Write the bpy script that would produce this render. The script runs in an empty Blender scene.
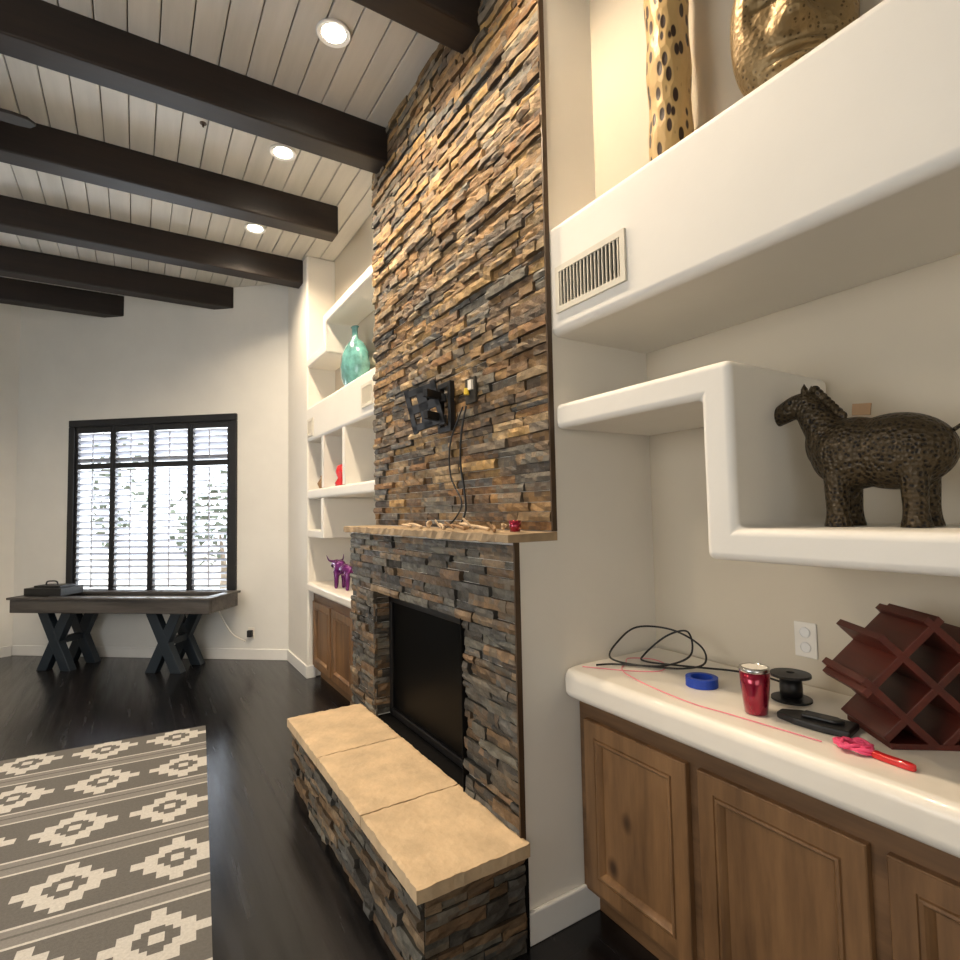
import bpy, bmesh, math, random
from mathutils import Vector, Matrix, noise as mnoise
rng = random.Random(11)
SC = bpy.context.scene
COL = SC.collection
SC.view_settings.view_transform = 'Standard'
SC.view_settings.exposure = 0.42

# ------------------------------------------------------------------ materials
def nt(name):
    m = bpy.data.materials.new(name); m.use_nodes = True
    return m, m.node_tree, m.node_tree.nodes, m.node_tree.links, m.node_tree.nodes["Principled BSDF"]

def coords(N, L, scale=(1, 1, 1), rot=(0, 0, 0)):
    t = N.new("ShaderNodeTexCoord"); mp = N.new("ShaderNodeMapping")
    mp.inputs["Scale"].default_value = scale; mp.inputs["Rotation"].default_value = rot
    L.new(t.outputs["Object"], mp.inputs["Vector"])
    return mp.outputs["Vector"]

def ramp(N, L, src, stops):
    r = N.new("ShaderNodeValToRGB"); e = r.color_ramp.elements
    while len(e) < len(stops): e.new(0.5)
    for i, (p, c) in enumerate(stops):
        e[i].position = p; e[i].color = (c[0], c[1], c[2], 1)
    L.new(src, r.inputs["Fac"])
    return r.outputs["Color"]

def noise(N, L, vec, scale, detail=4, rough=0.55):
    n = N.new("ShaderNodeTexNoise"); n.inputs["Scale"].default_value = scale
    n.inputs["Detail"].default_value = detail; n.inputs["Roughness"].default_value = rough
    L.new(vec, n.inputs["Vector"])
    return n.outputs["Fac"]

def bump(N, L, B, src, strength, dist=0.01):
    b = N.new("ShaderNodeBump"); b.inputs["Strength"].default_value = strength
    b.inputs["Distance"].default_value = dist
    L.new(src, b.inputs["Height"]); L.new(b.outputs["Normal"], B.inputs["Normal"])

def mat(name, c, rough=0.5, metal=0.0, var=0.08, nscale=6, bs=0.0, bscale=60, coat=0.0, emit=None, spec=0.5):
    m, T, N, L, B = nt(name)
    v = coords(N, L)
    n = noise(N, L, v, nscale)
    col = ramp(N, L, n, [(0.3, [x * (1 - var) for x in c]), (0.7, [min(1, x * (1 + var)) for x in c])])
    L.new(col, B.inputs["Base Color"])
    B.inputs["Roughness"].default_value = rough; B.inputs["Metallic"].default_value = metal
    B.inputs["Coat Weight"].default_value = coat; B.inputs["Specular IOR Level"].default_value = spec
    if bs: bump(N, L, B, noise(N, L, v, bscale), bs)
    if emit:
        B.inputs["Emission Color"].default_value = (*emit[0], 1); B.inputs["Emission Strength"].default_value = emit[1]
    return m

def wood(name, c1, c2, axis=2, rough=0.4, scale=9, stretch=0.09, coat=0.1, bs=0.1, knots=False):
    m, T, N, L, B = nt(name)
    s = [1, 1, 1]; s[axis] = stretch
    v = coords(N, L, s)
    n = noise(N, L, v, scale, 8, 0.65)
    n2 = noise(N, L, v, scale * 6, 3)
    mx = N.new("ShaderNodeMath"); mx.operation = 'MULTIPLY_ADD'; mx.inputs[1].default_value = 0.3
    L.new(n2, mx.inputs[0]); L.new(n, mx.inputs[2])
    col = ramp(N, L, mx.outputs[0], [(0.45, c1), (0.62, [(a + b) / 2 for a, b in zip(c1, c2)]), (0.8, c2)])
    if knots:
        s2 = [1, 1, 1]; s2[axis] = 0.7
        w = N.new("ShaderNodeTexVoronoi"); w.inputs["Scale"].default_value = 3.6; L.new(coords(N, L, s2), w.inputs["Vector"])
        k = ramp(N, L, w.outputs["Distance"], [(0.03, (0.22, 0.17, 0.14)), (0.11, (1, 1, 1))])
        q = N.new("ShaderNodeMixRGB"); q.blend_type = 'MULTIPLY'; q.inputs[0].default_value = 1
        L.new(col, q.inputs[1]); L.new(k, q.inputs[2]); col = q.outputs[0]
    L.new(col, B.inputs["Base Color"])
    B.inputs["Roughness"].default_value = rough; B.inputs["Coat Weight"].default_value = coat
    B.inputs["Coat Roughness"].default_value = 0.25
    bump(N, L, B, mx.outputs[0], bs, 0.005)
    return m

def attr_mat(name, rough=0.7, bs=0.5, bscale=45, lo=0.6, hi=1.35, nscale=18, bd=0.01):
    m, T, N, L, B = nt(name)
    a = N.new("ShaderNodeAttribute"); a.attribute_name = "Col"
    v = coords(N, L)
    n = noise(N, L, v, nscale, 6, 0.65)
    r = ramp(N, L, n, [(0.3, (lo,) * 3), (0.7, (hi,) * 3)])
    mx = N.new("ShaderNodeMixRGB"); mx.blend_type = 'MULTIPLY'; mx.inputs[0].default_value = 1
    L.new(a.outputs["Color"], mx.inputs[1]); L.new(r, mx.inputs[2])
    L.new(mx.outputs[0], B.inputs["Base Color"])
    B.inputs["Roughness"].default_value = rough
    bump(N, L, B, noise(N, L, v, bscale, 6, 0.7), bs, bd)
    return m

M = {}
M['plaster'] = mat("plaster_white", (0.80, 0.765, 0.695), 0.6, var=0.02, nscale=3, bs=0.06, bscale=25)
M['plaster_cool'] = mat("plaster_cool", (0.74, 0.73, 0.69), 0.7, var=0.03, nscale=3, bs=0.06, bscale=25)
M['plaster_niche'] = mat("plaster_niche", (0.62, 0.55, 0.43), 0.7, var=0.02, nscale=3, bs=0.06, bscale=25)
M['trim'] = mat("painted_trim", (0.78, 0.77, 0.74), 0.4, var=0.02)
M['counter'] = mat("counter_plaster", (0.84, 0.785, 0.69), 0.35, var=0.04, nscale=4, coat=0.2)
M['beam'] = wood("beam_wood", (0.006, 0.0035, 0.0026), (0.020, 0.011, 0.007), axis=0, rough=0.55, coat=0.0)
M['plank'] = wood("ceiling_paint", (0.52, 0.51, 0.47), (0.68, 0.66, 0.61), axis=1, rough=0.5, scale=3, coat=0, bs=0.03)
M['gap'] = mat("ceiling_gap", (0.18, 0.17, 0.15), 0.9)
M['cab'] = wood("cabinet_wood", (0.098, 0.048, 0.019), (0.26, 0.137, 0.057), axis=2, rough=0.42, scale=7, stretch=0.12, knots=True)
M['cab_dark'] = wood("cabinet_frame_wood", (0.09, 0.045, 0.018), (0.22, 0.115, 0.049), axis=1, rough=0.45, scale=7, stretch=0.12)
M['black'] = mat("black_metal", (0.010, 0.010, 0.011), 0.4, 0.3)
M['soot'] = mat("soot", (0.005, 0.0045, 0.004), 0.95, bs=0.3, bscale=20, spec=0.1)
M['smoke'] = mat("smoked_glass", (0.003, 0.003, 0.003), 0.35, spec=0.06)
M['shutter'] = mat("shutter_frame", (0.008, 0.008, 0.010), 0.4)
M['slat'] = mat("shutter_slat", (0.36, 0.36, 0.40), 0.45, var=0.02)
M['slab'] = mat("sandstone_slab", (0.58, 0.43, 0.265), 0.75, var=0.16, nscale=9, bs=0.5, bscale=22)
M['mantel'] = mat("mantel_slab", (0.36, 0.26, 0.155), 0.8, var=0.25, nscale=14, bs=0.5, bscale=30)
M['stone_up'] = attr_mat("ledger_stone_warm", 0.72, 0.8, 40)
M['stone_lo'] = attr_mat("ledger_stone_slate", 0.6, 0.8, 40)
M['rug'] = attr_mat("rug_wool", 0.95, 0.6, 260, 0.85, 1.12, 90, 0.004)
M['bronze'] = mat("edge_trim", (0.075, 0.045, 0.024), 0.5, 0.3)
M['vent'] = mat("vent_metal", (0.70, 0.65, 0.54), 0.45)
M['dark'] = mat("duct_dark", (0.03, 0.026, 0.02), 0.9)
M['teal'] = mat("teal_glaze", (0.13, 0.34, 0.32), 0.2, var=0.4, nscale=14, coat=0.6)
M['cherry'] = wood("cherry_wood", (0.042, 0.007, 0.004), (0.120, 0.018, 0.009), axis=1, rough=0.45, coat=0.0)
M['redmetal'] = mat("red_lacquer", (0.30, 0.004, 0.03), 0.2, 0.6, coat=0.8)
M['steel'] = mat("steel", (0.6, 0.6, 0.6), 0.2, 1.0)
M['bluetape'] = mat("blue_tape", (0.006, 0.05, 0.40), 0.45)
M['rubber'] = mat("black_rubber", (0.010, 0.010, 0.010), 0.45)
M['pink'] = mat("pink_cord", (0.85, 0.08, 0.20), 0.5)
M['palepink'] = mat("pale_pink_string", (0.85, 0.28, 0.33), 0.5)
M['red'] = mat("red_plastic", (0.6, 0.010, 0.012), 0.3, coat=0.4)
M['white_plastic'] = mat("white_plastic", (0.8, 0.76, 0.68), 0.35)
M['purple'] = mat("purple_gloss", (0.13, 0.006, 0.14), 0.2, 0.4, coat=0.7)
M['shell'] = mat("shell_cream", (0.55, 0.40, 0.25), 0.6, var=0.3, nscale=40)
M['twig'] = mat("twig", (0.30, 0.18, 0.09), 0.8)
M['tabletop'] = wood("grey_wood", (0.035, 0.03, 0.028), (0.10, 0.09, 0.082), axis=0, rough=0.5)
M['felt'] = mat("table_field", (0.45, 0.46, 0.47), 0.35)
M['tableleg'] = mat("table_leg_black", (0.010, 0.018, 0.028), 0.45)
M['yellow'] = mat("yellow_plastic", (0.7, 0.5, 0.05), 0.4)
M['ground'] = mat("outside_ground", (0.65, 0.6, 0.52), 0.9, var=0.2)
M['leaf'] = mat("foliage", (0.13, 0.15, 0.11), 0.8, var=0.5, nscale=5)
M['bark'] = mat("bark", (0.3, 0.24, 0.18), 0.9)
M['lamp'] = mat("lamp_glow", (1, 0.93, 0.8), 0.5, emit=((1.0, 0.90, 0.75), 30))

m, T, N, L, B = nt("dark_plank_floor"); M['floor'] = m
v = coords(N, L, (1, 1, 1), (0, 0, math.radians(90)))
br = N.new("ShaderNodeTexBrick"); L.new(v, br.inputs["Vector"])
br.inputs["Scale"].default_value = 1; br.inputs["Brick Width"].default_value = 1.5
br.inputs["Row Height"].default_value = 0.13; br.inputs["Mortar Size"].default_value = 0.002
br.inputs["Color1"].default_value = (0.005, 0.005, 0.0055, 1); br.inputs["Color2"].default_value = (0.011, 0.0095, 0.0098, 1)
br.inputs["Mortar"].default_value = (0.002, 0.002, 0.002, 1); br.offset = 0.37
vg = coords(N, L, (1, 0.06, 1))
g = noise(N, L, vg, 22, 6)
r = ramp(N, L, g, [(0.3, (0.6,) * 3), (0.75, (1.6,) * 3)])
mx = N.new("ShaderNodeMixRGB"); mx.blend_type = 'MULTIPLY'; mx.inputs[0].default_value = 1
L.new(br.outputs["Color"], mx.inputs[1]); L.new(r, mx.inputs[2]); L.new(mx.outputs[0], B.inputs["Base Color"])
rr = ramp(N, L, g, [(0.3, (0.17,) * 3), (0.8, (0.32,) * 3)]); L.new(rr, B.inputs["Roughness"])
ad = N.new("ShaderNodeMath"); ad.operation = 'MULTIPLY_ADD'; ad.inputs[1].default_value = -1.0
L.new(br.outputs["Fac"], ad.inputs[0]); L.new(g, ad.inputs[2])
bump(N, L, B, ad.outputs[0], 0.22, 0.004)

def spotted(name, base, spot, scale, thr, metal=0.6, rough=0.4, stretch=(1, 1, 1), bs=0.8):
    m, T, N, L, B = nt(name)
    v = coords(N, L, stretch)
    w = N.new("ShaderNodeTexVoronoi"); w.inputs["Scale"].default_value = scale; L.new(v, w.inputs["Vector"])
    w.inputs["Randomness"].default_value = 0.75
    c = ramp(N, L, w.outputs["Distance"], [(thr, spot), (thr + 0.08, base)])
    L.new(c, B.inputs["Base Color"]); B.inputs["Metallic"].default_value = metal; B.inputs["Roughness"].default_value = rough
    bump(N, L, B, w.outputs["Distance"], bs, 0.006)
    return m
M['horse'] = spotted("pierced_bronze", (0.062, 0.043, 0.021), (0.006, 0.004, 0.003), 95, 0.32, 0.5, 0.40)
M['totem'] = spotted("pierced_gold_wood", (0.50, 0.33, 0.13), (0.030, 0.012, 0.005), 44, 0.34, 0.15, 0.45, (1, 1, 0.36))
M['mask'] = spotted("hammered_gold", (0.24, 0.16, 0.068), (0.09, 0.055, 0.02), 70, 0.2, 0.55, 0.42, bs=0.35)

# ------------------------------------------------------------------ helpers
def wm(o):
    return wm(o.parent) @ o.matrix_basis if o.parent else o.matrix_basis.copy()

def tag(o, label=None, cat=None, kind=None, group=None):
    if label: o["label"] = label
    if cat: o["category"] = cat
    if kind: o["kind"] = kind
    if group: o["group"] = group
    return o

def empty(name, loc, rz=0, label=None, cat=None, group=None, parent=None, sc=1):
    e = bpy.data.objects.new(name, None); COL.objects.link(e)
    e.location = loc; e.rotation_euler = (0, 0, rz); e.empty_display_size = 0.05; e.scale = (sc, sc, sc)
    if parent: e.parent = parent
    return tag(e, label, cat, None, group)

def mk(name, bm, mt, bev=0, seg=2, smooth=False, parent=None, local=True, label=None, cat=None, kind=None, group=None, base=False, remesh=0):
    bmesh.ops.recalc_face_normals(bm, faces=bm.faces)
    me = bpy.data.meshes.new(name); bm.to_mesh(me); bm.free()
    o = bpy.data.objects.new(name, me); COL.objects.link(o)
    for x in (mt if isinstance(mt, (list, tuple)) else [mt]): me.materials.append(x)
    if smooth:
        for p in me.polygons: p.use_smooth = True
    if bev:
        b = o.modifiers.new("bevel", 'BEVEL'); b.width = bev; b.segments = seg; b.limit_method = 'ANGLE'; b.angle_limit = math.radians(40)
        if seg > 2:
            for p in me.polygons: p.use_smooth = True
            b.harden_normals = True
    if remesh:
        s = o.modifiers.new("remesh", 'REMESH'); s.mode = 'VOXEL'; s.voxel_size = remesh; s.use_smooth_shade = True
        s = o.modifiers.new("smooth", 'SMOOTH'); s.factor = 0.5; s.iterations = 6
    if parent:
        if not local: me.transform(wm(parent).inverted())
        o.parent = parent
    elif base:
        xs = [v.co for v in me.vertices]
        c = Vector(((min(v.x for v in xs) + max(v.x for v in xs)) / 2, (min(v.y for v in xs) + max(v.y for v in xs)) / 2, min(v.z for v in xs)))
        me.transform(Matrix.Translation(-c)); o.location = c
    return tag(o, label, cat, kind, group)

def BM(): return bmesh.new()

def box(bm, a, b, mtx=None):
    x0, y0, z0 = a; x1, y1, z1 = b
    vs = [bm.verts.new(p) for p in ((x0, y0, z0), (x1, y0, z0), (x1, y1, z0), (x0, y1, z0), (x0, y0, z1), (x1, y0, z1), (x1, y1, z1), (x0, y1, z1))]
    fs = [bm.faces.new([vs[i] for i in f]) for f in ((0, 3, 2, 1), (4, 5, 6, 7), (0, 1, 5, 4), (1, 2, 6, 5), (2, 3, 7, 6), (3, 0, 4, 7))]
    if mtx:
        for v in vs: v.co = mtx @ v.co
    return fs

def prism(bm, poly, a0, a1, axis='x', mtx=None):
    def P(p, a):
        q = {'x': (a, p[0], p[1]), 'y': (p[0], a, p[1]), 'z': (p[0], p[1], a)}[axis]
        return mtx @ Vector(q) if mtx else q
    A = [bm.verts.new(P(p, a0)) for p in poly]; Bv = [bm.verts.new(P(p, a1)) for p in poly]
    n = len(poly)
    bm.faces.new(A); bm.faces.new(Bv[::-1])
    for i in range(n): bm.faces.new([A[i], Bv[i], Bv[(i + 1) % n], A[(i + 1) % n]])

def lathe(bm, prof, segs=32, off=(0, 0, 0), mtx=None, sx=1, sy=1):
    rings = []
    for r, z in prof:
        if r < 1e-5:
            rings.append([bm.verts.new((off[0], off[1], off[2] + z))])
        else:
            rings.append([bm.verts.new((off[0] + sx * r * math.cos(2 * math.pi * i / segs), off[1] + sy * r * math.sin(2 * math.pi * i / segs), off[2] + z)) for i in range(segs)])
    for a, b in zip(rings, rings[1:]):
        for i in range(segs):
            j = (i + 1) % segs
            if len(a) == 1 and len(b) == 1: continue
            if len(a) == 1: bm.faces.new([a[0], b[i], b[j]])
            elif len(b) == 1: bm.faces.new([a[i], a[j], b[0]])
            else: bm.faces.new([a[i], a[j], b[j], b[i]])
    if mtx:
        for rg in rings:
            for v in rg: v.co = mtx @ v.co

def catmull(pts, n=8, closed=False):
    P = [Vector(p) for p in pts]; out = []
    m = len(P)
    for i in range(m if closed else m - 1):
        if closed: a, b, c, d = P[(i - 1) % m], P[i], P[(i + 1) % m], P[(i + 2) % m]
        else: a, b, c, d = P[max(i - 1, 0)], P[i], P[i + 1], P[min(i + 2, m - 1)]
        for k in range(n):
            t = k / n
            out.append(0.5 * ((2 * b) + (-a + c) * t + (2 * a - 5 * b + 4 * c - d) * t * t + (-a + 3 * b - 3 * c + d) * t ** 3))
    if not closed: out.append(P[-1])
    return out

def tube(bm, pts, r, segs=8, n=8, closed=False, smoothp=True):
    P = catmull(pts, n, closed) if smoothp else [Vector(p) for p in pts]
    rings = []; up = Vector((0, 0, 1)); m = len(P); prev = None
    for i, p in enumerate(P):
        t = (P[(i + 1) % m] - P[i - 1]) if closed else (P[min(i + 1, m - 1)] - P[max(i - 1, 0)])
        t.normalize()
        if prev is None:
            s = t.cross(up)
            if s.length < 1e-3: s = t.cross(Vector((1, 0, 0)))
        else:
            s = prev - t * prev.dot(t)
        s.normalize(); prev = s; w = t.cross(s)
        rad = r(i / (m - 1)) if callable(r) else r
        rings.append([bm.verts.new(p + (s * math.cos(2 * math.pi * k / segs) + w * math.sin(2 * math.pi * k / segs)) * rad) for k in range(segs)])
    for i in range(m if closed else m - 1):
        a, b = rings[i], rings[(i + 1) % m]
        for k in range(segs): bm.faces.new([a[k], a[(k + 1) % segs], b[(k + 1) % segs], b[k]])
    if not closed:
        bm.faces.new(rings[0][::-1]); bm.faces.new(rings[-1])

def sph(bm, c, r, sc=(1, 1, 1), u=14, v=9, ry=0):
    mt = Matrix.Translation(c) @ Matrix.Rotation(ry, 4, 'Y') @ Matrix.Diagonal((sc[0], sc[1], sc[2], 1))
    bmesh.ops.create_uvsphere(bm, u_segments=u, v_segments=v, radius=r, matrix=mt)

# ------------------------------------------------------------------ room
CE = 3.95
YN, YF = 1.62, 3.44
XW = 1.35
XB = 1.87
Bx, By = 1.36, 5.94
ANG = math.atan2(0.638, -0.770)

bm = BM(); box(bm, (-3.7, -2.6, -0.1), (2.1, 8.7, 0)); mk("floor", bm, M['floor'], kind="structure")
bm = BM(); box(bm, (-3.7, -2.6, CE + 0.02), (2.1, 8.7, CE + 0.15)); mk("ceiling", bm, M['gap'], kind="structure")
bm = BM(); x = -3.7
while x < 2.1:
    box(bm, (x, -2.6, CE - 0.002), (x + 0.134, 8.7, CE + 0.018)); x += 0.14
mk("ceiling", bm, M['plank'], bev=0.003, seg=1, kind="structure")

bm = BM(); box(bm, (-3.75, -2.6, 0), (-3.6, 7.3, CE)); mk("wall_left", bm, M['plaster_cool'], kind="structure")
bm = BM(); box(bm, (-3.75, -2.75, 0), (2.1, -2.6, CE)); mk("wall_back", bm, M['plaster_cool'], kind="structure")
bm = BM(); prism(bm, [(-1.14, 8.01), (-3.75, 7.15), (-3.75, 7.4), (-1.2, 8.25)], 0, CE, 'z'); mk("wall_far", bm, M['plaster_cool'], kind="structure")
LW = Matrix.Translation((Bx, By, 0)) @ Matrix.Rotation(ANG, 4, 'Z')
S0, S1, Z0, Z1 = 0.66, 2.50, 0.67, 2.50
bm = BM()
for a, b in (((-0.15, -0.2, 0), (S0, 0, CE)), ((S1, -0.2, 0), (3.35, 0, CE)), ((S0, -0.2, 0), (S1, 0, Z0)), ((S0, -0.2, Z1), (S1, 0, CE))):
    box(bm, a, b, LW)
mk("wall_window", bm, M['plaster_cool'], kind="structure")
bm = BM(); box(bm, (0.0, 0.0, 0), (3.24, 0.018, 0.11), LW); mk("baseboard_window", bm, M['trim'], bev=0.005, kind="structure")
bm = BM(); prism(bm, [(-1.15, 7.99), (-3.6, 7.18), (-3.6, 7.16), (-1.14, 7.97)], 0, 0.11, 'z'); mk("baseboard_far", bm, M['trim'], kind="structure")

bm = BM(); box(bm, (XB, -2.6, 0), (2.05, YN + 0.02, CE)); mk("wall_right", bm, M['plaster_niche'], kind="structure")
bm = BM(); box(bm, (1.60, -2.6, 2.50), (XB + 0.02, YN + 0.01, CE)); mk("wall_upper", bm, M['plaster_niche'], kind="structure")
BT = 2.59
bm = BM(); box(bm, (XW, -2.6, 2.16), (XB + 0.02, YN + 0.04, BT)); mk("wall_band", bm, M['plaster'], bev=0.03, seg=4, kind="structure")
X0 = 1.168
bm = BM(); prism(bm, [(X0, 0), (2.05, 0), (2.05, CE), (1.345, CE), (1.345, 1.386), (X0, 1.386)], YN, 2.0, 'y'); mk("wall_chimney", bm, M['plaster'], kind="structure")
bm = BM()
box(bm, (1.345, 2.0, 1.386), (2.05, YF, CE))
box(bm, (X0, 3.02, 0), (2.05, YF - 0.03, 1.385))
box(bm, (X0, 2.0, 1.06), (2.05, 3.02, 1.385))
box(bm, (1.70, 2.0, 0), (2.05, 3.02, 1.06))
mk("wall_fireplace", bm, M['plaster'], kind="structure")
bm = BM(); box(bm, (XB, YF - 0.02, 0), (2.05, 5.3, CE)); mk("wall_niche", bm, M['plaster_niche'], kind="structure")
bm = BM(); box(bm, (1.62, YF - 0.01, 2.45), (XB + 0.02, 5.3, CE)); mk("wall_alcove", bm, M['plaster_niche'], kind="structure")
bm = BM(); box(bm, (XW, 5.2, 0), (2.05, 6.1, CE)); mk("wall_pier", bm, M['plaster'], bev=0.02, seg=3, kind="structure")
bm = BM(); box(bm, (XW, YF - 0.01, 2.16), (XB + 0.01, 5.23, 2.48)); mk("wall_niche_band", bm, M['plaster'], bev=0.025, seg=3, kind="structure")
bm = BM(); box(bm, (XW - 0.016, 5.2, 0), (XW, 5.95, 0.11)); box(bm, (XW - 0.016, 5.184, 0), (1.42, 5.2, 0.11)); mk("baseboard_pier", bm, M['trim'], bev=0.004, kind="structure")
bm = BM(); box(bm, (1.150, YN - 0.018, 0), (1.50, YN, 0.11)); mk("baseboard_right", bm, M['trim'], bev=0.006, kind="structure")

for i, (y, xe) in enumerate(((-1.1, 1.34), (0.0, 1.34), (1.05, 1.34), (2.06, 1.34), (3.18, 1.34), (4.23, XW), (5.33, XW), (6.34, 0.87), (7.18, -0.10))):
    bm = BM(); box(bm, (-3.6, y, CE - 0.23), (xe, y + 0.16, CE))
    mk("trim_%d" % (i + 1), bm, M['beam'], bev=0.010, seg=2, kind="structure")

# ------------------------------------------------------------------ stone
def stone(bm, cl, P0, U, V, Nn, w, h, pal, rh=(0.026, 0.046), ln=(0.07, 0.32), prot=(0.003, 0.030)):
    P0, U, V, Nn = map(Vector, (P0, U, V, Nn))
    v0 = 0
    while v0 < h - 1e-4:
        v1 = v0 + rng.uniform(*rh)
        if h - v1 < rh[0] * 0.7: v1 = h
        u0 = -rng.uniform(0, ln[0])
        while u0 < w - 1e-4:
            u1 = u0 + rng.uniform(*ln)
            if w - u1 < ln[0] * 0.6: u1 = w
            a0, a1 = max(u0, 0), min(u1, w)
            d = rng.uniform(*prot)
            c = rng.choice(pal); k = rng.uniform(0.7, 1.3); c = [x * k for x in c]
            c2 = rng.choice(pal)
            nx = max(1, int((a1 - a0) / 0.035)); ny = 2
            e = 0.0012
            G = []
            for j in range(ny + 1):
                row = []
                for i in range(nx + 1):
                    uu = a0 + e + (a1 - a0 - 2 * e) * i / nx; vv = v0 + e + (v1 - v0 - 2 * e) * j / ny
                    dd = d + rng.uniform(-0.005, 0.005)
                    if j in (0, ny) : dd -= 0.003
                    if i in (0, nx): dd -= 0.002
                    if 0 < i < nx: uu += rng.uniform(-.006, .006)
                    row.append(bm.verts.new(P0 + U * uu + V * vv + Nn * max(dd, 0.001)))
                G.append(row)
            for j in range(ny):
                for i in range(nx):
                    f = bm.faces.new([G[j][i], G[j][i + 1], G[j + 1][i + 1], G[j + 1][i]])
                    kk = rng.uniform(0.82, 1.18); mm = rng.choice((0, 0, 0, .35, .6))
                    for lp in f.loops: lp[cl] = ((c[0] * (1 - mm) + c2[0] * mm) * kk, (c[1] * (1 - mm) + c2[1] * mm) * kk, (c[2] * (1 - mm) + c2[2] * mm) * kk, 1)
            loop = [G[0][i] for i in range(nx + 1)] + [G[j][nx] for j in range(1, ny + 1)] + [G[ny][i] for i in range(nx - 1, -1, -1)] + [G[j][0] for j in range(ny - 1, 0, -1)]
            back = [bm.verts.new(x.co - Nn * ((x.co - P0).dot(Nn))) for x in loop]
            n = len(loop)
            for i in range(n):
                f = bm.faces.new([loop[i], back[i], back[(i + 1) % n], loop[(i + 1) % n]])
                for lp in f.loops: lp[cl] = (c[0] * 0.5, c[1] * 0.5, c[2] * 0.5, 1)
            u0 = u1
        v0 = v1

PU = [(.29, .19, .09), (.235, .135, .052), (.15, .103, .062), (.080, .057, .037), (.35, .25, .135), (.15, .133, .102), (.28, .165, .066), (.13, .076, .037), (.21, .108, .040), (.11, .104, .092), (.18, .142, .098), (.33, .205, .075)]
PL = [(.125, .108, .082), (.050, .044, .036), (.17, .102, .052), (.235, .165, .096), (.135, .126, .10), (.078, .069, .055), (.165, .103, .052), (.092, .087, .076)]

fp = empty("fireplace", (1.15, 2.5, 0), label="tall fireplace clad in stacked ledger stone with raised sandstone hearth", cat="fireplace")
bm = BM(); cl = bm.loops.layers.float_color.new("Col")
stone(bm, cl, (1.345, YN + 0.004, 1.415), (0, 1, 0), (0, 0, 1), (-1, 0, 0), YF - YN - 0.005, CE - 1.417, PU)
mk("chimney_stone", bm, M['stone_up'], parent=fp, local=False, label="tan, rust and brown stacked ledger stone chimney face")
bm = BM(); cl = bm.loops.layers.float_color.new("Col")
stone(bm, cl, (X0, YN + .004, 0), (0, 1, 0), (0, 0, 1), (-1, 0, 0), 2.0 - YN - .005, 1.05, PL)
stone(bm, cl, (X0, 3.0, 0), (0, 1, 0), (0, 0, 1), (-1, 0, 0), YF - 0.03 - 3.0, 1.05, PL)
stone(bm, cl, (X0, YN + .004, 1.05), (0, 1, 0), (0, 0, 1), (-1, 0, 0), YF - 0.03 - YN - .005, 0.32, PL)
stone(bm, cl, (1.15, 3.02, 0.36), (1, 0, 0), (0, 0, 1), (0, -1, 0), 0.11, 0.69, PL)
mk("stone_surround", bm, M['stone_lo'], parent=fp, local=False, label="grey and brown slate ledger stone surround")
HX, HY0, HY1, HZ = 0.765, 1.60, 3.23, 0.318
bm = BM(); cl = bm.loops.layers.float_color.new("Col")
stone(bm, cl, (HX, HY0, 0), (0, 1, 0), (0, 0, 1), (-1, 0, 0), HY1 - HY0, HZ, PL)
stone(bm, cl, (HX, HY0, 0), (1, 0, 0), (0, 0, 1), (0, -1, 0), 1.145 - HX, HZ, PL, prot=(.003, .018))
stone(bm, cl, (HX, HY1, 0), (1, 0, 0), (0, 0, 1), (0, 1, 0), 1.168 - HX, HZ, PL)
mk("hearth_stone", bm, M['stone_lo'], parent=fp, local=False, label="grey and brown slate ledger stone hearth base")
bm = BM(); box(bm, (HX + .002, HY0 + .002, 0), (1.165, HY1 - .002, HZ)); mk("hearth_core", bm, M['soot'], parent=fp, local=False)
ys = [1.572, 2.07, 2.66, 3.255]
for a, b in zip(ys, ys[1:]):
    bm = BM(); xe = 1.155
    nxs, nys = 26, 32
    T_, Bt = [], []
    for j in range(nys + 1):
        rt, rb = [], []
        for i in range(nxs + 1):
            X = 0.730 + (xe - 0.730) * i / nxs; Y = a + .003 + (b - a - .006) * j / nys
            z = HZ + .045 + .002 * mnoise.noise(Vector((X * 9, Y * 9, 0))) + .0015 * mnoise.noise(Vector((X * 40, Y * 40, 3)))
            dx = dy = 0
            if i in (0, nxs) or j in (0, nys): z -= rng.uniform(.0, .004)
            if i == 0: dx = rng.uniform(-.001, .004)
            if j == 0: dy = rng.uniform(-.001, .002)
            if j == nys: dy = rng.uniform(-.002, .001)
            rt.append(bm.verts.new((X + dx, Y + dy, z))); rb.append(bm.verts.new((X + dx * .3 , Y + dy, HZ)))
        T_.append(rt); Bt.append(rb)
    for j in range(nys):
        for i in range(nxs):
            bm.faces.new([T_[j][i], T_[j][i + 1], T_[j + 1][i + 1], T_[j + 1][i]]); bm.faces.new([Bt[j][i], Bt[j + 1][i], Bt[j + 1][i + 1], Bt[j][i + 1]])
    for i in range(nxs):
        bm.faces.new([T_[0][i], Bt[0][i], Bt[0][i + 1], T_[0][i + 1]]); bm.faces.new([T_[nys][i + 1], Bt[nys][i + 1], Bt[nys][i], T_[nys][i]])
    for j in range(nys):
        bm.faces.new([T_[j + 1][0], Bt[j + 1][0], Bt[j][0], T_[j][0]]); bm.faces.new([T_[j][nxs], Bt[j][nxs], Bt[j + 1][nxs], T_[j + 1][nxs]])
    mk("hearth_slab", bm, M['slab'], parent=fp, local=False, label="tan sandstone hearth slab with chipped edges")
bm = BM(); box(bm, (1.16, 2.0, HZ - .01), (1.25, 3.02, HZ + .037)); mk("firebox_sill", bm, M['soot'], parent=fp, local=False)
bm = BM(); box(bm, (1.118, YN - 0.004, 1.380), (1.345, YF + 0.01, 1.413))
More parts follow.
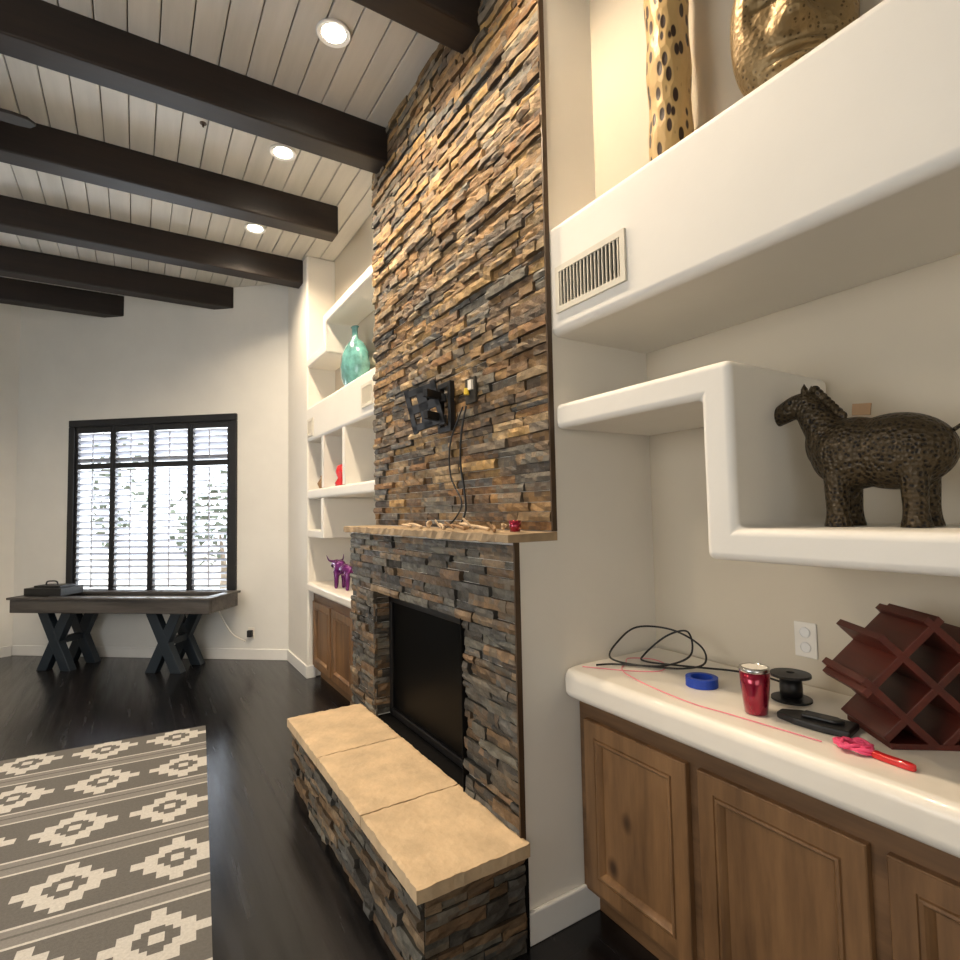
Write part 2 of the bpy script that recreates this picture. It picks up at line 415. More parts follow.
bmesh.ops.subdivide_edges(bm, edges=[e for e in bm.edges if abs((e.verts[0].co - e.verts[1].co).y) > 1], cuts=60, use_grid_fill=True)
for v in bm.verts:
    if v.co.x < 1.2: v.co += Vector((rng.uniform(-.010, .006), 0, rng.uniform(-.004, .004)))
mk("mantel", bm, M['mantel'], bev=0.002, parent=fp, local=False, label="thin rough sandstone mantel ledge")
bm = BM()
box(bm, (1.69, 2.0, HZ), (1.70, 3.02, 1.06)); box(bm, (1.25, 2.0, 1.05), (1.70, 3.02, 1.06)); box(bm, (1.25, 2.0, HZ), (1.70, 3.02, HZ + .045))
box(bm, (1.14, 2.0, HZ + .045), (1.70, 2.006, 1.06)); box(bm, (1.25, 3.014, HZ + .045), (1.70, 3.02, 1.06))
mk("firebox", bm, M['soot'], parent=fp, local=False, label="sooty black firebox")
bm = BM()
box(bm, (1.235, 2.007, 0.99), (1.26, 2.995, 1.055)); box(bm, (1.235, 2.007, 0.362), (1.26, 2.995, 0.40))
box(bm, (1.235, 2.007, 0.362), (1.26, 2.04, 1.05)); box(bm, (1.235, 2.96, 0.362), (1.26, 2.995, 1.05))
mk("fireplace_frame", bm, M['black'], bev=0.004, parent=fp, local=False, label="black metal firebox door frame")
bm = BM(); box(bm, (1.25, 2.04, 0.40), (1.256, 2.96, 0.99)); mk("fireplace_glass", bm, M['smoke'], parent=fp, local=False, label="smoked black firebox glass")
bm = BM(); box(bm, (1.322, YN - 0.004, 1.415), (1.3445, YN + 0.004, CE)); box(bm, (1.145, YN - 0.004, 0.0), (1.1675, YN + 0.004, 1.380))
mk("edge_trim", bm, M['bronze'], parent=fp, local=False, label="dark bronze corner edging")

# ------------------------------------------------------------------ built in shelves
def zig(name, poly, x0, x1, mt, bev=0.022, **k):
    bm = BM(); prism(bm, poly, x0, x1, 'x'); return mk(name, bm, mt, bev=bev, seg=4, base=True, **k)
SZ = 1.438
zig("built_in_shelf", [(YN - .001, 1.80), (YN - .001, 1.895), (0.89, 1.895), (0.89, SZ), (-0.9, SZ), (-0.9, 1.35), (0.985, 1.35), (0.985, 1.80)], XW, XB - .001, M['plaster'],
    label="stepped zigzag white plaster shelf with rounded edges in niche", cat="shelf")
zig("built_in_shelf", [(5.199, 2.86), (4.60, 2.86), (4.60, 3.12), (YF + .002, 3.12), (YF + .002, 3.20), (4.68, 3.20), (4.68, 2.94), (5.199, 2.94)], XW, 1.619, M['plaster'], bev=0.015,
    label="stepped white plaster shelf above the vase niche", cat="shelf")
bm = BM(); box(bm, (XW, YF + .002, 1.63), (XB - .001, 5.199, 1.715))
mk("built_in_shelf", bm, M['plaster'], bev=0.02, seg=3, base=True, label="long white plaster shelf under square cubbies", cat="shelf")
for y in (4.12, 4.68):
    bm = BM(); box(bm, (XW + .004, y, 1.716), (XB - .001, y + .06, 2.16)); mk("shelf_divider", bm, M['plaster'], base=True, label="upright white plaster divider between cubbies", cat="shelf divider", group="cubby dividers")
zig("built_in_shelf", [(5.199, 1.28), (5.199, 1.35), (4.76, 1.35), (4.76, 1.629), (4.69, 1.629), (4.69, 1.28)], XW, XB - .001, M['plaster'], bev=0.012,
    label="L-shaped white plaster shelf beneath cubbies", cat="shelf")

bm = BM(); prism(bm, [(XB - .001, -1.2), (XB - .001, YN - .001), (1.42, YN - .001), (1.36, YN - .008), (1.334, YN - .04), (1.33, YN - .11), (1.33, -1.2)], 0.812, 0.916, 'z')
mk("countertop", bm, M['counter'], bev=0.033, seg=5, base=True, label="thick rounded white plaster countertop over wood cabinets", cat="countertop")
bm = BM(); box(bm, (1.34, YF + .001, 0.79), (XB - .001, 5.199, 0.87)); mk("countertop", bm, M['counter'], bev=0.025, seg=4, base=True, label="white plaster countertop beyond the fireplace", cat="countertop")

def ringpanel(bm, a, b, z0, z1, prof, xf):
    rings = []
    for i, d in prof:
        rings.append([bm.verts.new((xf - d, yy, zz)) for yy, zz in ((a + i, z0 + i), (b - i, z0 + i), (b - i, z1 - i), (a + i, z1 - i))])
    for p, q_ in zip(rings, rings[1:]):
        for k in range(4): bm.faces.new([p[k], p[(k + 1) % 4], q_[(k + 1) % 4], q_[k]])
    bm.faces.new(rings[-1])
    bm.faces.new(rings[0][::-1])

def cabinet(y0, y1, xf, ztop, doors, label):
    e = empty("base_cabinet", (xf + 0.2, (y0 + y1) / 2, 0), label=label, cat="cabinet")
    bm = BM(); box(bm, (xf, y0, 0.10), (XB - .001, y1, ztop)); box(bm, (xf + 0.06, y0 + .01, 0), (XB - .002, y1 - .01, 0.10))
    mk("body", bm, M['cab_dark'], bev=0.003, parent=e, local=False)
    for a, b in doors:
        z0, z1 = 0.13, ztop - 0.085
        bm = BM()
        ringpanel(bm, a, b, z0, z1, [(0, 0.0005), (0, .019), (.003, .022), (.052, .022), (.054, .018), (.057, .018), (.059, .024), (.066, .025), (.071, .020), (.078, .010), (.080, .005), (.122, .005)], xf)
        mk("door", bm, M['cab'], parent=e, local=False, label="wooden door with moulded frame and recessed panel")
    return e
cabinet(-0.95, YN - .002, 1.43, 0.811, [(1.13, 1.575), (0.645, 1.09), (0.16, 0.605), (-0.325, 0.12), (-0.81, -0.365)], "long knotty brown wood base cabinet with framed panel doors")
cabinet(YF + .001, 5.183, 1.40, 0.789, [(4.62, 5.14), (4.05, 4.58), (3.48, 4.01)], "brown wood base cabinet beyond the fireplace")

def vent(y0, y1, z0, z1, label, n):
    e = empty("air_vent", (XW, (y0 + y1) / 2, z0), label=label, cat="air vent", group="wall air vents")
    t = 0.022
    bm = BM()
    for a, b in (((XW - .010, y0, z0), (XW, y1, z0 + t)), ((XW - .010, y0, z1 - t), (XW, y1, z1)), ((XW - .010, y0, z0 + t), (XW, y0 + t, z1 - t)), ((XW - .010, y1 - t, z0 + t), (XW, y1, z1 - t))): box(bm, a, b)
    mk("vent_frame", bm, M['vent'], parent=e, local=False)
    bm = BM(); box(bm, (XW - .002, y0 + t, z0 + t), (XW + .0, y1 - t, z1 - t)); mk("duct_opening", bm, M['dark'], parent=e, local=False)
    bm = BM()
    for i in range(n):
        y = y0 + t + (y1 - y0 - 2 * t) * (i + 0.5) / n
        box(bm, (XW - .009, y - .0022, z0 + t), (XW - .003, y + .0022, z1 - t))
    mk("vent_louvers", bm, M['vent'], parent=e, local=False)
vent(1.235, 1.585, 2.235, 2.41, "cream metal wall register with vertical louvers above niche", 17)
vent(3.50, 3.72, 2.23, 2.39, "small cream metal register on the band by the chimney", 10)
vent(4.98, 5.16, 2.20, 2.36, "small cream metal register on the band near the pier", 8)

# ------------------------------------------------------------------ window
bm = BM()
fo = 0.075
box(bm, (S0 - fo, -0.06, Z0 - fo), (S1 + fo, 0.03, Z0)); box(bm, (S0 - fo, -0.06, Z1), (S1 + fo, 0.03, Z1 + fo))
box(bm, (S0 - fo, -0.06, Z0), (S0, 0.03, Z1)); box(bm, (S1, -0.06, Z0), (S1 + fo, 0.03, Z1))
Wn = mk("window_1", bm, M['shutter'], bev=0.006, kind="structure")
Wn.matrix_basis = LW
pw = (S1 - S0) / 4
for i in range(4):
    a = S0 + i * pw; b = a + pw; st = 0.034
    fr = BM(); zm = 2.06
    for q in ((a + .002, a + st), (b - st, b - .002)): box(fr, (q[0], -0.03, Z0), (q[1], 0.012, Z1))
    for z in ((Z0, Z0 + .05), (zm - .03, zm + .03), (Z1 - .07, Z1)): box(fr, (a + st, -0.03, z[0]), (b - st, 0.012, z[1]))
    sh = mk("shutter", fr, M['shutter'], bev=0.003, parent=Wn, label="black framed plantation shutter panel")
    sl = BM()
    for z0, z1, th in ((Z0 + .05, zm - .03, 24), (zm + .03, Z1 - .07, 38)):
        n = round((z1 - z0) / 0.068)
        for k in range(n):
            z = z0 + (z1 - z0) * (k + .5) / n
            mt = Matrix.Translation(((a + b) / 2, -0.008, z)) @ Matrix.Rotation(math.radians(th), 4, 'X')
            box(sl, (-(pw / 2 - st), -0.032, -0.0045), ((pw / 2 - st), 0.032, 0.0045), mt)
        box(sl, ((a + b) / 2 - .005, 0.018, z0 + .02), ((a + b) / 2 + .005, 0.028, z1 - .02))
    mk("louver", sl, M['slat'], parent=sh, label="pale grey tilted louvers with tilt rod")

def outlet(mtx, label):
    e = bpy.data.objects.new("wall_outlet", None); COL.objects.link(e); e.matrix_basis = mtx; tag(e, label, "outlet"); e.empty_display_size = .05
    bm = BM(); box(bm, (-.036, 0, -.057), (.036, .006, .057)); mk("cover_plate", bm, M['white_plastic'], bev=.003, parent=e)
    for z in (-.024, .024):
        bm = BM(); lathe(bm, [(0, 0), (.017, 0), (.017, .003), (.015, .004), (.015, .002), (0, .002)], 20, mtx=Matrix.Translation((0, .006, z)) @ Matrix.Rotation(math.radians(-90), 4, 'X'))
        mk("socket", bm, M['trim'], parent=e)
    return e
outlet(LW @ Matrix.Translation((0.42, 0.0, 0.27)), "white wall outlet near the baseboard by the window")
bm = BM(); box(bm, (0.395, 0.011, 0.235), (0.445, 0.05, 0.305), LW); mk("power_adapter", bm, M['rubber'], bev=.006, base=True, label="black power adapter plugged into wall outlet", cat="adapter")
bm = BM(); tube(bm, [LW @ Vector(p) for p in ((0.45, 0.06, 0.20), (0.50, .06, .22), (0.58, .06, .26), (0.66, .05, .34), (0.74, .04, .46), (.80, .03, .56))], 0.007, 6)
mk("extension_cable", bm, M['white_plastic'], smooth=True, base=True, label="white cable drooping from wall outlet toward game table", cat="cable")
Mo = Matrix.Translation((XB, 1.0, 1.055)) @ Matrix.Rotation(math.radians(90), 4, 'Z')
outlet(Mo, "cream wall outlet above the countertop")

# ------------------------------------------------------------------ game table
TA = math.atan2(-0.638, 0.770)
tb = empty("game_table", (-0.075, 6.683, 0), rz=TA, label="grey-brown wood game table with black X legs beneath window", cat="game table")
HL, HW = 1.07, 0.24
bm = BM()
box(bm, (-HL, -HW, .57), (HL, -HW + .04, .70)); box(bm, (-HL, HW - .04, .57), (HL, HW, .70))
box(bm, (-HL, -HW + .04, .57), (-HL + .04, HW - .04, .70)); box(bm, (HL - .04, -HW + .04, .57), (HL, HW - .04, .70))
box(bm, (-HL + .04, -HW + .04, .58), (HL - .04, HW - .04, .60))
mk("table_frame", bm, M['tabletop'], bev=.005, parent=tb)
bm = BM(); box(bm, (-HL - .02, -HW - .02, .70), (HL + .02, -HW + .065, .722)); box(bm, (-HL - .02, HW - .065, .70), (HL + .02, HW + .02, .722))
box(bm, (-HL - .02, -HW + .065, .70), (-HL + .09, HW - .065, .722)); box(bm, (HL - .09, -HW + .065, .70), (HL + .02, HW - .065, .722))
mk("top_rail", bm, M['tabletop'], bev=.004, parent=tb)
bm = BM(); box(bm, (-HL + .04, -HW + .04, .66), (HL - .04, HW - .04, .672)); mk("playing_field", bm, M['felt'], parent=tb, label="pale grey playing surface")
for x in (-0.62, 0.56):
    bm = BM()
    for s in (1, -1):
        prism(bm, [(x + s * -.19, .57), (x + s * -.08, .57), (x + s * .19, 0), (x + s * .08, 0)], -HW + .05 + (.0 if s > 0 else .002), -HW + .13, 'y')
        prism(bm, [(x + s * -.19, .57), (x + s * -.08, .57), (x + s * .19, 0), (x + s * .08, 0)], HW - .13 + (.0 if s > 0 else .002), HW - .05, 'y')
    box(bm, (x - .04, -HW + .10, .25), (x + .04, HW - .10, .31))
    mk("leg", bm, M['tableleg'], bev=.004, parent=tb, label="black crossed leg")
bm = BM()
box(bm, (0, -.15, 0), (.42, .12, .075)); box(bm, (.06, -.1, .075), (.36, .08, .095))
tube(bm, [(.12, -.02, .09), (.14, -.02, .13), (.24, -.02, .13), (.26, -.02, .09)], .008, 6)
o = mk("carry_case", bm, M['rubber'], bev=.015, seg=3, label="black equipment case lying on game table", cat="case"); o.matrix_basis = tb.matrix_basis @ Matrix.Translation((-HL + .06, 0, .723))

# ------------------------------------------------------------------ rug
RW, RLn, cs = 2.4, 3.5, 0.0125
G1, G2, WH = (.13, .123, .113), (.22, .21, .195), (.56, .54, .50)
def rugcol(x, y):
    p = 0.50; y2 = y + 0.06; yy = y2 % p; xm = 0.40
    row = int(y2 // p)
    if yy < 0.375:
        xx = (x + 0.02 + (0.05 if row % 2 else 0)) % xm - xm / 2; zz = yy - 0.1875
        ax = math.floor(abs(xx) / 0.025); az = math.floor(abs(zz) / 0.0235)
        s = ax + az
        if s == 0: return WH
        if s <= 2: return G1
        if s <= 5: return WH
        if s == 6: return WH if az % 2 == 0 else G1
        return G1
    t = yy - 0.375
    if t < 0.0125 or t > 0.1125: return WH
    if 0.05 < t < 0.0625: return G1
    return G2
bm = BM(); cl = bm.loops.layers.float_color.new("Col")
nx, ny = int(RW / cs), int(RLn / cs)
V = [[bm.verts.new((-i * cs, -j * cs, 0.012)) for i in range(nx + 1)] for j in range(ny + 1)]
for j in range(ny):
    for i in range(nx):
        f = bm.faces.new([V[j][i], V[j + 1][i], V[j + 1][i + 1], V[j][i + 1]])
        c = rugcol((i + .5) * cs, (j + .5) * cs)
        for lp in f.loops: lp[cl] = (*c, 1)
be = [e for e in bm.edges if e.is_boundary]
r = bmesh.ops.extrude_edge_only(bm, edges=be)
for v in [g for g in r['geom'] if isinstance(g, bmesh.types.BMVert)]: v.co.z = 0.0005
for f in bm.faces:
    for lp in f.loops:
        if lp[cl][0] == 0 and lp[cl][1] == 0: lp[cl] = (*G2, 1)
rug = mk("rug", bm, M['rug'], label="grey and white flatweave rug with stepped diamond motifs", cat="rug")
rug.location = (0.44, 4.45, 0); rug.rotation_euler = (0, 0, math.radians(-5))

# ------------------------------------------------------------------ recessed lights, sprinkler, fan
for (x, y) in ((0.83, 2.66), (0.82, 3.76), (0.84, 4.91), (0.82, 1.55), (-1.6, 2.66), (-1.6, 4.9)):
    e = empty("recessed_light", (x, y, CE - 0.0015), label="round recessed ceiling light glowing warm white", cat="ceiling light", group="recessed ceiling lights")
    bm = BM(); lathe(bm, [(.062, 0), (.062, .0215), (.072, .0215), (.072, 0), (.085, 0), (.088, -.006), (.082, -.012), (.060, -.006), (.062, 0)], 32); mk("trim_ring", bm, M['trim'], smooth=False, parent=e)
    bm = BM(); lathe(bm, [(0, -.004), (.061, -.004), (.061, 0.0215), (0, 0.0215)], 32); mk("lamp_lens", bm, M['lamp'], parent=e)
    l = bpy.data.lights.new("downlight", 'SPOT'); l.energy = 90; l.color = (1, .80, .57); l.spot_size = math.radians(150); l.spot_blend = 0.8; l.shadow_soft_size = 0.06
    lo = bpy.data.objects.new("downlight", l); COL.objects.link(lo); lo.location = (x, y, CE - 0.05)
bm = BM(); lathe(bm, [(0, -.025), (.006, -.025), (.006, -.006), (.02, -.004), (.02, 0), (.012, 0), (.012, .0215), (0, .0215)], 16, (0.33, 3.72, CE - .0015)); mk("fire_sprinkler", bm, M['bronze'], base=True, label="small dark metal sprinkler head on plank ceiling", cat="sprinkler")
fan = empty("ceiling_fan", (-1.14, 3.66, CE - 0.33), label="dark bronze ceiling fan with rounded blades", cat="ceiling fan")
bm = BM(); lathe(bm, [(0, -.08), (.09, -.07), (.12, -.02), (.11, .05), (.04, .07), (.02, .08), (.02, .28), (.06, .29), (.07, .328), (0, .328)], 24); mk("motor", bm, M['beam'], smooth=True, parent=fan)
for k in range(5):
    bm = BM(); a = math.radians(2 + 72 * k)
    mt = Matrix.Rotation(a, 4, 'Z') @ Matrix.Rotation(math.radians(14), 4, 'X')
    prism(bm, [(.12, -.05), (.57, -.085), (.63, -.07), (.66, 0), (.63, .07), (.57, .085), (.12, .05)], -.008, .008, 'z')
    for v in bm.verts: v.co = mt @ v.co
    mk("blade", bm, M['beam'], bev=.002, parent=fan)

# ------------------------------------------------------------------ tv mount, wires
tv = empty("tv_mount", (1.314, 2.37, 2.01), label="black articulated television mount on stone chimney", cat="tv mount", sc=.88)
bm = BM()
for a, b in (((-.03, -.05, -.12), (0.0, -.02, .12)), ((-.03, .07, -.12), (0.0, .10, .12)), ((-.03, -.05, -.14), (0, .10, -.11)), ((-.03, -.05, .11), (0, .10, .14))): box(bm, a, b)
mk("wall_plate", bm, M['black'], bev=.003, parent=tv)
bm = BM()
for z in (-.06, .06):
    box(bm, (-.14, -.015, z - .022), (-.0, .015, z + .022), Matrix.Translation((0, .05, 0)) @ Matrix.Rotation(math.radians(-35), 4, 'Z'))
    box(bm, (-.15, .0, z - .022), (-.02, .03, z + .022), Matrix.Translation((-.03, .02, 0)) @ Matrix.Rotation(math.radians(25), 4, 'Z'))
lathe(bm, [(0, -.10), (.02, -.10), (.02, .10), (0, .10)], 12, (-.10, .11, 0))
mk("arm", bm, M['black'], bev=.003, parent=tv)
bm = BM(); R = Matrix.Translation((-.12, .08, 0)) @ Matrix.Rotation(math.radians(38), 4, 'Z') @ Matrix.Rotation(math.radians(-14), 4, 'X')
for a, b in (((-.014, -.10, -.13), (0, -.07, .13)), ((-.014, .07, -.13), (0, .10, .13)), ((-.014, -.10, -.02), (0, .10, .03)), ((-.014, -.10, .08), (0, .10, .12)), ((-.014, -.10, -.12), (0, .10, -.08)), ((-.014, -.03, -.12), (0, .03, .12))): box(bm, a, b, R)
mk("screen_bracket", bm, M['black'], bev=.002, parent=tv)
ob = empty("electrical_box", (1.313, 2.16, 2.05), label="open wall electrical box with loose yellow and white connectors", cat="electrical box")
bm = BM(); box(bm, (-.012, -.045, -.06), (0, .045, .06)); mk("box_plate", bm, M['dark'], bev=.003, parent=ob)
bm = BM(); lathe(bm, [(0, 0), (.014, 0), (.010, .03), (0, .03)], 10, (-.025, .01, -.02)); mk("connector", bm, M['yellow'], parent=ob)
bm = BM(); box(bm, (-.024, -.03, .0), (-.012, .0, .045)); mk("socket", bm, M['white_plastic'], parent=ob)
bm = BM(); tube(bm, [(1.285, 2.17, 1.98), (1.275, 2.20, 1.86), (1.29, 2.24, 1.72), (1.295, 2.22, 1.6), (1.29, 2.20, 1.5), (1.25, 2.19, 1.425)], .005, 6)
mk("hanging_cable", bm, M['rubber'], smooth=True, base=True, label="thin black cable hanging down stone to mantel", cat="cable")
bm = BM(); tube(bm, [(1.285, 2.20, 1.98), (1.26, 2.28, 1.82), (1.27, 2.30, 1.66), (1.27, 2.20, 1.53), (1.24, 2.27, 1.43), (1.22, 2.33, 1.42)], .004, 6)
mk("hanging_cable", bm, M['rubber'], smooth=True, base=True, label="second looping black cable hanging to mantel", cat="cable")

def seashell(p, s, rz, lab):
    bm = BM(); pts = []
    for i in range(40):
        t = i / 39; a = t * 4.5 * math.pi; r = s * 0.42 * (1 - t) ** 1.0
        pts.append((r * math.cos(a), r * math.sin(a), s * 0.25 + t * s * 1.5))
    tube(bm, pts, lambda q: s * 0.28 * (1 - q) + s * .02, 8, 1, smoothp=False)
    mt = Matrix.Translation(p) @ Matrix.Rotation(rz, 4, 'Z') @ Matrix.Rotation(math.radians(80), 4, 'Y')
    for v in bm.verts: v.co = mt @ v.co
    zmin = min(v.co.z for v in bm.verts)
    for v in bm.verts: v.co.z += 1.415 - zmin
    mk("seashell", bm, M['shell'], smooth=True, base=True, label=lab, cat="seashell", group="seashells on the mantel")
seashell((1.20, 2.38, 1.43), .030, 1.4, "tan spiral seashell on mantel")
seashell((1.22, 2.05, 1.43), .032, 1.8, "tan spiral seashell on mantel")
seashell((1.24, 1.84, 1.43), .024, -1.4, "small tan spiral seashell on mantel")
for k, (y, x, ln_, a, h_) in enumerate(((2.22, 1.17, .16, .3, .035), (2.08, 1.16, .14, -.2, .03), (1.93, 1.17, .16, -.3, .045), (1.79, 1.17, .10, .5, .03), (2.6, 1.2, .3, .1, .01))):
    bm = BM(); d = Vector((math.sin(a), math.cos(a), 0)) * ln_ / 2; c = Vector((x, y, 1.422))
    tube(bm, [c - d, c + Vector((.006, 0, .012)), c + d + Vector((0, 0, h_ * .5))], lambda q: .008 - .003 * q, 6)
    tube(bm, [c, c + d * .5 + Vector((-.02, 0, h_))], .005, 5)
    mk("twig", bm, M['twig'] if k % 2 else M['shell'], smooth=True, base=True, label="small piece of driftwood twig lying on mantel", cat="twig", group="twigs on the mantel")
bm = BM(); lathe(bm, [(0, 0), (.020, 0), (.024, .042), (.020, .042), (.017, .006), (0, .006)], 20, (1.21, 1.70, 1.415)); mk("candle_holder", bm, M['redmetal'], smooth=True, base=True, label="small red glass votive candle holder on mantel", cat="candle holder")

# ------------------------------------------------------------------ counter things
CZ = 0.9165
t = empty("tumbler", (1.485, 0.942, CZ), label="glossy red insulated tumbler with steel rim on countertop", cat="tumbler")
bm = BM(); lathe(bm, [(0, 0), (.027, 0), (.030, .003), (.034, .04), (.038, .08), (.0395, .118), (.035, .118), (.033, .07), (0, .01)], 32); mk("cup_body", bm, M['redmetal'], smooth=True, parent=t)
bm = BM(); lathe(bm, [(.0385, .116), (.0405, .118), (.0395, .128), (.034, .129), (.033, .116)], 32); mk("rim", bm, M['steel'], smooth=True, parent=t)
bm = BM(); lathe(bm, [(0, .122), (.034, .122), (.034, .127), (0, .127)], 32); mk("lid", bm, M['white_plastic'], parent=t)
t = empty("tape_roll", (1.57, 1.18, CZ), label="roll of blue painter's tape lying on countertop", cat="tape roll")
bm = BM(); lathe(bm, [(.036, 0), (.050, 0), (.050, .028), (.036, .028), (.036, 0)], 36); mk("tape", bm, M['bluetape'], parent=t)
bm = BM(); lathe(bm, [(.034, 0), (.036, 0), (.036, .0282), (.034, .0282), (.034, 0)], 36); mk("core", bm, M['bluetape'], parent=t)
t = empty("cord_reel", (1.67, 0.945, CZ), label="black plastic cord reel lying on its side flange", cat="reel")
bm = BM(); lathe(bm, [(0, 0), (.055, 0), (.055, .006), (.018, .008), (.018, .068), (.055, .070), (.055, .078), (.012, .080), (.010, .060), (0, .060)], 28); mk("spool", bm, M['rubber'], parent=t)
bm = BM(); lathe(bm, [(.018, .012), (.030, .012), (.031, .035), (.030, .064), (.018, .064)], 28); mk("wound_cord", bm, M['rubber'], smooth=True, parent=t)
bm = BM()
prism(bm, [(-.09, -.02), (-.04, -.04), (.03, -.05), (.09, -.045), (.09, .040), (.04, .045), (-.05, .04), (-.09, .015)], 0, .018, 'z')
prism(bm, [(-.03, -.02), (.05, -.02), (.07, .0), (.05, .02), (-.03, .02)], .018, .028, 'z')
o = mk("tool_pouch", bm, M['rubber'], bev=.005, seg=2, label="flat black tool pouch on countertop", cat="tool pouch"); o.location = (1.53, 0.805, CZ); o.rotation_euler = (0, 0, math.radians(-80))
bm = BM(); pts = []
for i in range(46):
    a = i * 0.9; rr_ = .024 + .010 * math.sin(i * 1.7)
    pts.append((rr_ * math.cos(a), 1.2 * rr_ * math.sin(a), .005 + .010 * (1 + math.sin(i * 2.3)) / 2 + .006 * (i / 46)))
tube(bm, pts, .004, 6, 3)
o = mk("string_bundle", bm, M['pink'], smooth=True, label="tangled bundle of hot pink string on countertop", cat="string"); o.location = (1.445, .675, CZ)
k = empty("pocket_knife", (1.44, .595, CZ), rz=math.radians(-95), label="folded red handled pocket knife on countertop", cat="knife")
bm = BM(); prism(bm, [(-.040, -.008), (-.02, -.010), (.035, -.009), (.046, -.004), (.046, .005), (.03, .010), (-.02, .008), (-.040, .011)], 0, .015, 'z'); mk("handle", bm, M['red'], bev=.004, seg=3, parent=k)
bm = BM(); prism(bm, [(-.035, .009), (.03, .011), (.04, .008), (.03, .015), (-.03, .016)], .005, .009, 'z'); mk("blade", bm, M['black'], parent=k)
bm = BM(); z = .9245
tube(bm, [(1.44, 1.53, z), (1.50, 1.50, z), (1.57, 1.42, z), (1.65, 1.32, z), (1.71, 1.27, z + .02), (1.77, 1.33, z + .06), (1.76, 1.45, z + .10), (1.69, 1.56, z + .10), (1.60, 1.58, z + .05), (1.53, 1.55, z + .01),
          (1.55, 1.46, z), (1.63, 1.38, z), (1.70, 1.32, z + .04), (1.74, 1.36, z + .11), (1.73, 1.45, z + .08), (1.66, 1.50, z + .01), (1.62, 1.46, z), (1.68, 1.34, z), (1.77, 1.20, z), (1.79, 1.10, z), (1.78, 1.04, z), (1.76, 1.03, z)], .0036, 8, 8)
mk("coiled_cable", bm, M['rubber'], smooth=True, base=True, label="loosely coiled thin black cable on countertop", cat="cable")
bm = BM(); z = .9187
tube(bm, [(1.40, 1.56, z), (1.44, 1.50, z), (1.50, 1.42, z), (1.58, 1.36, z), (1.66, 1.40, z), (1.68, 1.48, z), (1.62, 1.54, z), (1.56, 1.50, z), (1.48, 1.44, z), (1.43, 1.30, z), (1.40, 1.10, z), (1.41, .98, z), (1.42, .86, z), (1.43, .74, z)], .0018, 6, 8)
mk("pink_string", bm, M['palepink'], smooth=True, base=True, label="thin pink string trailing over countertop", cat="string")
# wine rack
bm = BM(); s2 = math.sqrt(.5)
dep = 0.19; TT = .018
def plank(c, ang, ln_, yo=0):
    mt = Matrix.Translation((c[0], 0, c[1])) @ Matrix.Rotation(ang, 4, 'Y')
    box(bm, (-ln_ / 2, -dep / 2 + yo, -TT / 2), (ln_ / 2, dep / 2 - yo, TT / 2), mt)
q = 0.102
for k_ in (-1, 0, 1):
    ln_ = .34 if k_ == 0 else .255
    off = k_ * q
    plank((off * s2, .142 + off * s2), math.radians(45), ln_)
    plank((off * s2, .142 - off * s2), math.radians(-45), ln_, .001)
bmesh.ops.bisect_plane(bm, geom=bm.verts[:] + bm.edges[:] + bm.faces[:], plane_co=(0, 0, 0.012), plane_no=(0, 0, -1), clear_outer=True)
box(bm, (-.11, -dep / 2, 0), (.11, dep / 2, .014))
o = mk("wine_rack", bm, M['cherry'], bev=.0015, label="dark cherry wood lattice wine rack on countertop", cat="wine rack"); o.location = (1.665, .635, CZ); o.rotation_euler = (0, 0, math.radians(-38))

# ------------------------------------------------------------------ horse sculpture
hs = empty("horse_sculpture", (1.60, 0.675, SZ + .001), rz=math.radians(95), label="dark bronze horse sculpture with pierced dotted surface on shelf", cat="sculpture")
bm = BM()
sph(bm, (-.060, 0, .187), .1, (1.25, .90, .96), 32, 20); sph(bm, (.03, 0, .190), .1, (1.05, .85, .95), 32, 20)
sph(bm, (.085, 0, .220), .1, (.62, .60, .80), 24, 16)
tube(bm, [(.075, 0, .22), (.105, 0, .27), (.135, 0, .325)], lambda q: .058 - .020 * q, 20, 6)
tube(bm, [(.125, 0, .335), (.165, 0, .335), (.205, 0, .318), (.238, 0, .303)], lambda q: .038 - .014 * q, 18, 6)
sph(bm, (.236, 0, .303), .026, (1, .9, 1)); sph(bm, (.135, 0, .33), .038, (1, .85, 1))
for lx in (-.105, .060):
    for s in (-1, 1):
        tube(bm, [(lx, s * .040, .15), (lx, s * .046, .07), (lx, s * .046, .03), (lx, s * .046, .0)], lambda q: .034 - .008 * math.sin(q * 3.14), 18, 4)
mk("horse_body", bm, M['horse'], parent=hs, remesh=.0045)
bm = BM()
for i in range(8):
    t_ = i / 7; sph(bm, (.118 - .062 * t_, 0, .372 - .080 * t_), .014, (1, .7, 1), 8, 6)
mk("mane", bm, M['horse'], smooth=True, parent=hs)
for s in (-1, 1):
    bm = BM(); lathe(bm, [(.011, 0), (.009, .018), (0, .034)], 8, mtx=Matrix.Translation((.136, s * .022, .358))); mk("ear", bm, M['horse'], smooth=True, parent=hs)
    bm = BM(); sph(bm, (.172, s * .033, .343), .006); mk("eye", bm, M['black'], smooth=True, parent=hs)
bm = BM(); box(bm, (.02, -.003, .285), (.062, .003, .315), Matrix.Rotation(math.radians(-6), 4, 'Y')); mk("tag", bm, M['twig'], parent=hs, label="small brown hang tag")
bm = BM(); tube(bm, [(-.172, 0, .225), (-.205, 0, .245), (-.24, .0, .25), (-.28, 0, .24)], .005, 6); mk("tail", bm, M['horse'], smooth=True, parent=hs)

